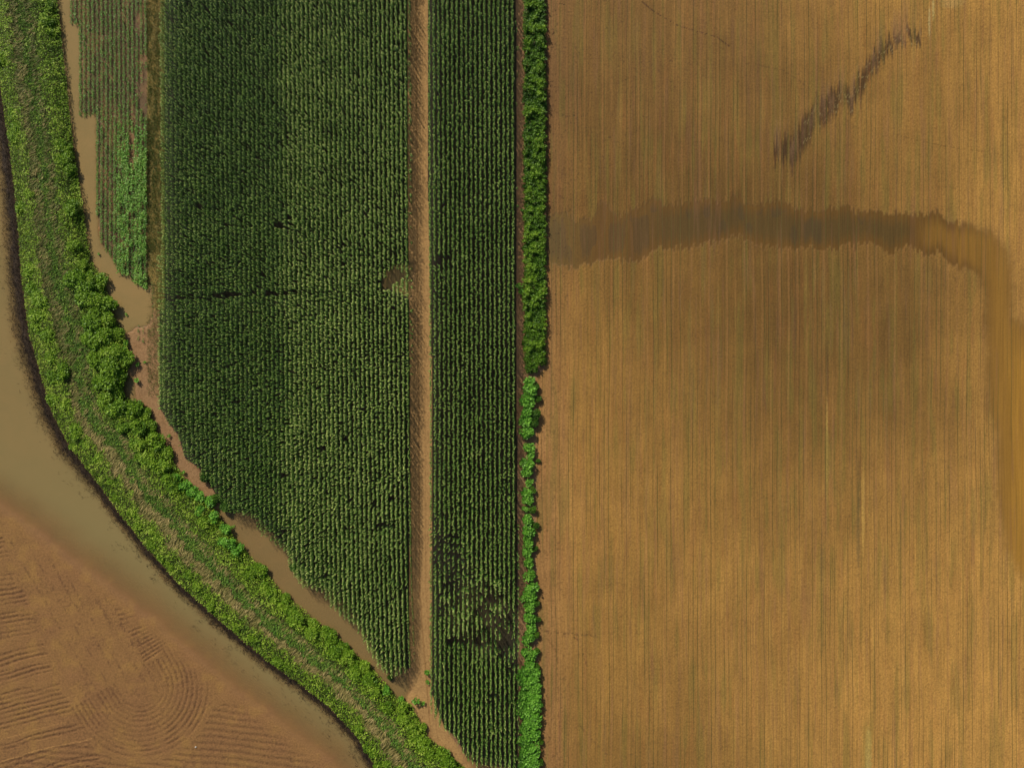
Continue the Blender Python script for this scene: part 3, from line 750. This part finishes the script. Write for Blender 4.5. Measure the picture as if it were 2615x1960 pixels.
# ---- bushes ---------------------------------------------------------------
def bush_proto(name, mat, rad, hgt_, nleaf, lsz, lumps, seed, tb=.2, tr__=.6):
    r = np.random.default_rng(seed)
    cs = []
    for i in range(lumps):
        a = r.uniform(0, 6.28); q_ = rad * .62 * math.sqrt(r.random())
        rr_ = rad * r.uniform(.34, .56)
        cs.append((q_ * math.cos(a), q_ * math.sin(a), hgt_ * r.uniform(.45, .8) - .25 * q_, rr_))
    cs = np.array(cs)
    k = r.integers(0, lumps, nleaf)
    d = r.normal(0, 1, (nleaf, 3)); d[:, 2] = np.abs(d[:, 2]) * .9 - .15; d /= np.linalg.norm(d, axis=1)[:, None]
    P_ = cs[k, :3] + d * cs[k, 3][:, None] * (r.random((nleaf, 1)) ** .35) * np.array([1, 1, .85])
    P_[:, 2] = np.maximum(P_[:, 2], .08)
    yaw = np.arctan2(d[:, 1], d[:, 0]) + r.normal(0, .6, nleaf); pit = r.normal(.05, .4, nleaf) - .1
    L = lsz * r.uniform(.7, 1.3, nleaf)
    V_ = leaves(P_, L, L * r.uniform(.55, .85, nleaf), yaw, pit, r.normal(0, .35, nleaf))
    zr = P_[:, 2] / P_[:, 2].max()
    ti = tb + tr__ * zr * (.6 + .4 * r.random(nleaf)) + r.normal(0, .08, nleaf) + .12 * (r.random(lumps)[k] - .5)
    fm = np_mesh(name + '_foliage', V_.reshape(-1, 3), np.arange(nleaf * 4), 4, {'tint': np.repeat(np.clip(ti, 0, 1), 4)}, mat)
    segs = [((0, 0, -.05), (0, 0, hgt_ * .35), .05 * rad, .035 * rad)]
    for c_ in cs: segs.append(((0, 0, hgt_ * .3), tuple(c_[:3]), .03 * rad, .01 * rad))
    sm = stem_mesh(name + '_stem', segs, M_BARK)
    return fm, sm

PROT = {
 'shrub': [bush_proto('shrub', M_SHRUB, 1.2, .62, 1300, .22, 9, 40 + i, .3, .55) for i in range(6)],
 'broad': [bush_proto('bush', M_BROAD, 1.05, 1.2, 420, .34, 9, 60 + i, .12, .8) for i in range(6)],
 'small': [bush_proto('weed', M_BROAD, .45, .5, 70, .20, 3, 80 + i, .25, .6) for i in range(3)],
 'dark': [bush_proto('shrub', M_SHRUB, 1.1, 1.2, 1300, .20, 8, 90 + i, -.1, .45) for i in range(2)],
}
def bush(kind, px, py, scl, name, label, cat, group=None, vi=None, zt=.9, squash=1.0):
    vi = rng.integers(0, len(PROT[kind])) if vi is None else vi
    fm, sm = PROT[kind][vi]
    gz = float(ground_height(np.array([px]), np.array([py]))[0])
    x, y = W(px, py, gz + zt * scl)
    e = bpy.data.objects.new(name, None); COL.objects.link(e)
    e.empty_display_size = .2
    e.location = (x, y, max(gz, -.1)); e.rotation_euler = (0, 0, rng.uniform(0, 6.28)); e.scale = (scl * squash, scl * squash, scl)
    e['label'] = label; e['category'] = cat
    if group: e['group'] = group
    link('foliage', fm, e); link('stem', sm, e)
    return e

# hedge: upper run as one clipped-looking mass of creepers over shrubs
n_ = 62000
px = rng.uniform(1334, 1396, n_); py = rng.uniform(-180, 952, n_)
lump = fbm(px / 15, py / 15, 400); e1 = (fbm(py / 7, px * 0, 401) - .5) * 18; e2 = (fbm(py / 6, px * 0, 402) - .5) * 16
prof = smooth(1336 + e1 - 2, 1344 + e1, px) * smooth(1398 + e2, 1386 + e2, px) * smooth(954, 930, py + 20 * (px > 1372) - 8 + e2)
m_ = prof > rng.random(n_) * .9 + .05
px, py, lump, prof = px[m_], py[m_], lump[m_], prof[m_]; n_ = len(px)
l2 = fbm(px / 5, py / 5, 403, 2)
z = prof * (.3 + 1.25 * lump * (.5 + l2)) * rng.uniform(.75, 1.05, n_)
P3 = to3(px, py, z)
V = leaves(P3, rng.uniform(.16, .34, n_), rng.uniform(.11, .22, n_), rng.uniform(0, 6.28, n_), rng.normal(.1, .42, n_), rng.normal(0, .35, n_))
hd = bpy.data.objects.new('hedge', None); COL.objects.link(hd)
hd.location = (*W(1364, 400), 0)
hd['label'] = 'long dense green hedge between the corn strip and the ploughed field, unbroken upper run'; hd['category'] = 'hedge'
P3off = V - np.array([hd.location.x, hd.location.y, 0])
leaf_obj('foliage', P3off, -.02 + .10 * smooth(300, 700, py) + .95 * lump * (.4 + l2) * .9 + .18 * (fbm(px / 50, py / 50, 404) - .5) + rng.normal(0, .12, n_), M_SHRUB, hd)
for k in range(24):
    segs = []
    qx, qy = rng.uniform(1350, 1380), rng.uniform(-150, 940); x, y = W(qx, qy)
    x -= hd.location.x; y -= hd.location.y
    segs.append(((x, y, -.05), (x + rng.normal(0, .1), y + rng.normal(0, .1), .6), .04, .03))
    for j in range(3): segs.append(((x, y, .58), (x + rng.normal(0, .5), y + rng.normal(0, .5), 1.1), .025, .01))
    link('stem', stem_mesh('hedge_stem', segs, M_BARK), hd)

# lower, broken run of separate bushes (plan x, y, radius)
LOWER = [(1352, 975, 14), (1353, 1000, 19), (1347, 1026, 17), (1344, 1052, 16), (1342, 1078, 15), (1345, 1102, 15), (1352, 1142, 13), (1356, 1160, 11), (1345, 1186, 16), (1346, 1205, 14),
         (1352, 1232, 10), (1349, 1260, 15), (1347, 1278, 13), (1341, 1299, 8), (1345, 1328, 15), (1347, 1358, 17), (1348, 1384, 15), (1351, 1410, 14), (1350, 1436, 13), (1352, 1470, 15),
         (1355, 1498, 17), (1342, 1522, 14), (1358, 1530, 14), (1352, 1556, 15), (1350, 1580, 16), (1352, 1606, 15), (1354, 1626, 14), (1341, 1640, 12), (1344, 1664, 14), (1356, 1672, 13), (1353, 1698, 14)]
for i, (bx_, by_, r_) in enumerate(LOWER):
    if by_ < 1120: where = 'just below the end of the dense hedge'
    elif by_ < 1300: where = 'beside the middle of the corn strip'
    elif by_ < 1450: where = 'in the lower half of the hedge line'
    else: where = 'beside the thin patch of the corn strip'
    grp = [b for b in LOWER if (b[1] < 1120) == (by_ < 1120) and (b[1] < 1300) == (by_ < 1300) and (b[1] < 1450) == (by_ < 1450)]
    k = grp.index((bx_, by_, r_))
    ords = ['topmost', 'second', 'third', 'fourth', 'fifth', 'sixth', 'seventh', 'eighth', 'ninth', 'tenth', 'eleventh', 'twelfth', 'thirteenth']
    o = ords[k] if k < 13 else 'lowest'
    size = 'large' if r_ >= 16 else ('small' if r_ <= 11 else 'round')
    bush('broad', bx_, by_, r_ * S * 1.0, 'bush', f'{size} bright green bush, {o} of those {where}', 'bush', 'bushes in the broken hedge line')
# thick lower end of the hedge, many bushes growing into each other
y_ = 1716; i = 0
THICK = []
while y_ < 2010:
    for xo in (1338, 1352, 1367):
        THICK.append((xo + rng.uniform(-3, 3), y_ + rng.uniform(-6, 6), rng.uniform(12, 15)))
    y_ += 17
for (bx_, by_, r_) in THICK:
    side_ = 'corn side' if bx_ < 1345 else ('field side' if bx_ > 1360 else 'middle')
    bush('broad', bx_, by_, r_ * S, 'bush', f'leafy bush on the {side_} of the thick lower hedge end', 'bush', f'bushes in the thick lower hedge end, {side_}')
# darker scrub on the field side of the broken run
for (bx_, by_, r_) in [(1368, 985, 10), (1374, 1018, 9), (1370, 1056, 14), (1366, 1078, 12), (1374, 1176, 6), (1361, 1250, 9), (1362, 1300, 10), (1368, 1340, 9), (1366, 1400, 8), (1369, 1540, 9), (1372, 1580, 9), (1370, 1620, 9),
                       (1370, 1660, 9), (1371, 1700, 9), (1374, 1740, 9), (1375, 1780, 8), (1377, 1830, 9), (1379, 1890, 9), (1380, 1945, 9)]:
    bush('dark', bx_, by_, r_ * S, 'shrub', 'dark green low shrub on the ploughed field side of the broken hedge line', 'shrub', 'dark shrubs along the field side of the hedge line', zt=.7)

# shrubs on the two banks of the levee
placed = []
def lev_bush(n_try, cond, kind, rmin, rmax, label, group, limit):
    c_ = 0
    for _ in range(n_try):
        i_ = rng.integers(0, len(LP[0])); px_, py_ = LP[0][i_], LP[1][i_]
        if not cond(px_, py_, LT[i_]): continue
        r_ = rng.uniform(rmin, rmax)
        if any((px_ - a) ** 2 + (py_ - b) ** 2 < (.62 * (r_ + c)) ** 2 for a, b, c in placed): continue
        placed.append((px_, py_, r_)); c_ += 1
        bush(kind, px_, py_, r_ * S / 1.1, 'shrub' if kind != 'broad' else 'bush', label, 'shrub' if kind != 'broad' else 'bush', group, zt=.8, squash=1.0)
        if c_ >= limit: break
LP = zone_pts(40000, LEVX, 1); LT = levee_t(*LP)
DLR = dline(LP[0], LP[1], LEV_R); DLL = dline(LP[0], LP[1], LEV_L)
lev_bush(900, lambda x, y, t_: t_ > .80 and 1215 < y < 1420 and x < 640 and x > 330, 'broad', 12, 17, 'pale green broad-leaved bush on the levee bank facing the muddy lane below the corn', 'pale broad-leaved bushes on the levee bank', 16)
lev_bush(500, lambda x, y, t_: t_ > .84 and 1690 < y < 1830, 'broad', 9, 13, 'bright broad-leaved bush on the levee bank where lane and track meet', 'bright bushes where lane and track meet', 8)
lev_bush(500, lambda x, y, t_: t_ > .86 and 840 < y < 940, 'broad', 8, 11, 'light green broad-leaved bush on the levee edge beside bare mud', 'light bushes beside the bare mud', 5)
lev_bush(4000, lambda x, y, t_: .74 < t_ < .89 and y < 700, 'shrub', 14, 21, 'mid green shrub on the levee bank beside the flooded pool', 'shrubs beside the flooded pool', 12)
lev_bush(4000, lambda x, y, t_: .62 < t_ < .95 and 700 <= y < 1180, 'shrub', 17, 27, 'dense green shrub on the swollen middle stretch of the levee', 'shrubs on the middle stretch of the levee', 40)
lev_bush(4000, lambda x, y, t_: .72 < t_ < .93 and 1180 <= y, 'shrub', 14, 22, 'bright green shrub on the levee bank above the muddy lane', 'shrubs above the muddy lane', 40)
lev_bush(4000, lambda x, y, t_: .04 < t_ < .24 and y < 1100, 'shrub', 14, 22, 'yellowish green shrub on the levee bank above the dark dead reeds', 'shrubs above the dead reeds', 24)
lev_bush(4000, lambda x, y, t_: .02 < t_ < .19 and 1100 <= y, 'shrub', 10, 15, 'green shrub on the levee bank between dry grass strip and brown water', 'shrubs between dry grass and brown water', 30)

# single plants
for (wx_, wy_, r_, lb) in [
    (348, 970, 8, 'leafy weed clump on bare mud beside the levee notch'), (353, 931, 6, 'small weed on bare mud above the levee notch'), (369, 925, 4, 'tiny weed on bare mud nearest the verge grass'),
    (430, 1112, 5, 'small round weed on the red mud lane, upper of two'), (470, 1205, 6, 'small green weed on the red mud lane, lower of two'),
    (594, 1344, 5, 'sprawling pale weed at the start of the muddy water lane'), (1061, 1786, 11, 'upright green weed clump on the left side where lane meets track'),
    (1080, 1796, 6, 'low weed in the middle where the lane meets the track'), (1092, 1716, 9, 'fallen pale green plant on the track edge by the corn strip'), (1091, 1742, 6, 'small leaning plant on the track edge beside the corn strip'),
    (266, 732, 6, 'thin green weed standing in the pool edge by the levee'), (264, 746, 5, 'second thin weed in the pool edge just below the taller one'), (253, 648, 4, 'lone weed standing in the flooded pool near the levee'),
    (324, 803, 4, 'dark floating clump in the middle of the flooded pool'), (331, 918, 5, 'small pale weed at the foot of the levee shrubs beside bare mud'),
    (1332, 536, 5, 'weed leaning out of the hedge into the shaded gap'), (1327, 728, 9, 'leafy weed clump bulging from the hedge toward the corn strip'), (1333, 744, 8, 'leafy weed just below the clump that bulges from the hedge'),
    (174, 365, 3, 'tiny weed in the upper part of the flooded pool')]:
    bush('small', wx_, wy_, r_ * S / .42, 'weed_clump', lb, 'weed', zt=.3)
bush('dark', 522, 1215, .95, 'shrub', 'dark green round shrub at the corner of the wide corn block by the lane', 'shrub')
bush('dark', 552, 1270, .8, 'shrub', 'dark green shrub at the corn edge just below the round corner shrub', 'shrub')
bush('dark', 573, 1295, .9, 'shrub', 'dark shrub where the wide corn block meets the water lane', 'shrub')
bush('dark', 750, 1450, .75, 'shrub', 'low green shrub on the stepped lower edge of the wide corn block', 'shrub')
bush('dark', 995, 1728, .0001 + .5, 'shrub', 'small dark shrub at the tip of the wide corn block', 'shrub')

# pale stone on the west field
def stone(px_, py_, r_, lb):
    r = np.random.default_rng(int(px_))
    import bmesh
    bm = bmesh.new(); bmesh.ops.create_icosphere(bm, subdivisions=2, radius=r_)
    for v_ in bm.verts: v_.co *= 1 + r.uniform(-.18, .18); v_.co.z *= .6
    me = bpy.data.meshes.new('stone'); bm.to_mesh(me); bm.free()
    n = N('pale_stone'); p = n.new('ShaderNodeBsdfPrincipled'); geo = n.new('ShaderNodeNewGeometry')
    n.put(p.inputs['Base Color'], n.mix(n.noise(geo.outputs['Position'], 12, 3), (.45, .42, .36, 1), (.7, .67, .6, 1))); n.t.links.new(p.outputs[0], n.out.inputs[0])
    me.materials.append(n.m)
    x, y = W(px_, py_)
    o = link('stone', me, label=lb, category='stone'); o.location = (x, y, .04)
stone(500, 1906, .13, 'pale stone on brown soil inside the bottom of the wheel loop')

# ------------------------------------------------------------------ light
EL = math.radians(31); AZ = math.radians(-31)      # sun stands beyond the top edge, a little to the left
sd = bpy.data.lights.new('sun', 'SUN'); sd.energy = 4.4; sd.angle = math.radians(2.0); sd.color = (1.0, .93, .80)
so = bpy.data.objects.new('sun', sd); COL.objects.link(so)
from mathutils import Vector
dirv = Vector((math.sin(AZ) * math.cos(EL), math.cos(AZ) * math.cos(EL), math.sin(EL)))
so.rotation_euler = dirv.to_track_quat('Z', 'Y').to_euler(); so.location = dirv * 200
w = bpy.data.worlds.new('World'); C.world = w; w.use_nodes = True
nt = w.node_tree; bg = nt.nodes['Background']; sk = nt.nodes.new('ShaderNodeTexSky'); sk.sky_type = 'NISHITA'
sk.sun_disc = False; sk.sun_elevation = EL; sk.sun_rotation = AZ; sk.air_density = 1.0; sk.dust_density = 2.0
nt.links.new(sk.outputs[0], bg.inputs[0]); bg.inputs[1].default_value = .07

# ------------------------------------------------------------------ camera
cd = bpy.data.cameras.new('camera'); co_ = bpy.data.objects.new('camera', cd); COL.objects.link(co_)
co_.location = (0, 0, H); co_.rotation_euler = (0, 0, 0)
cd.sensor_width = 36; cd.lens = 36 * H / (2615 * S); cd.clip_end = 3000; cd.clip_start = .5
C.camera = co_
C.cycles.pixel_filter_width = 1.1
C.view_settings.view_transform = 'Standard'; C.view_settings.look = 'None'; C.view_settings.exposure = 0; C.view_settings.gamma = 1
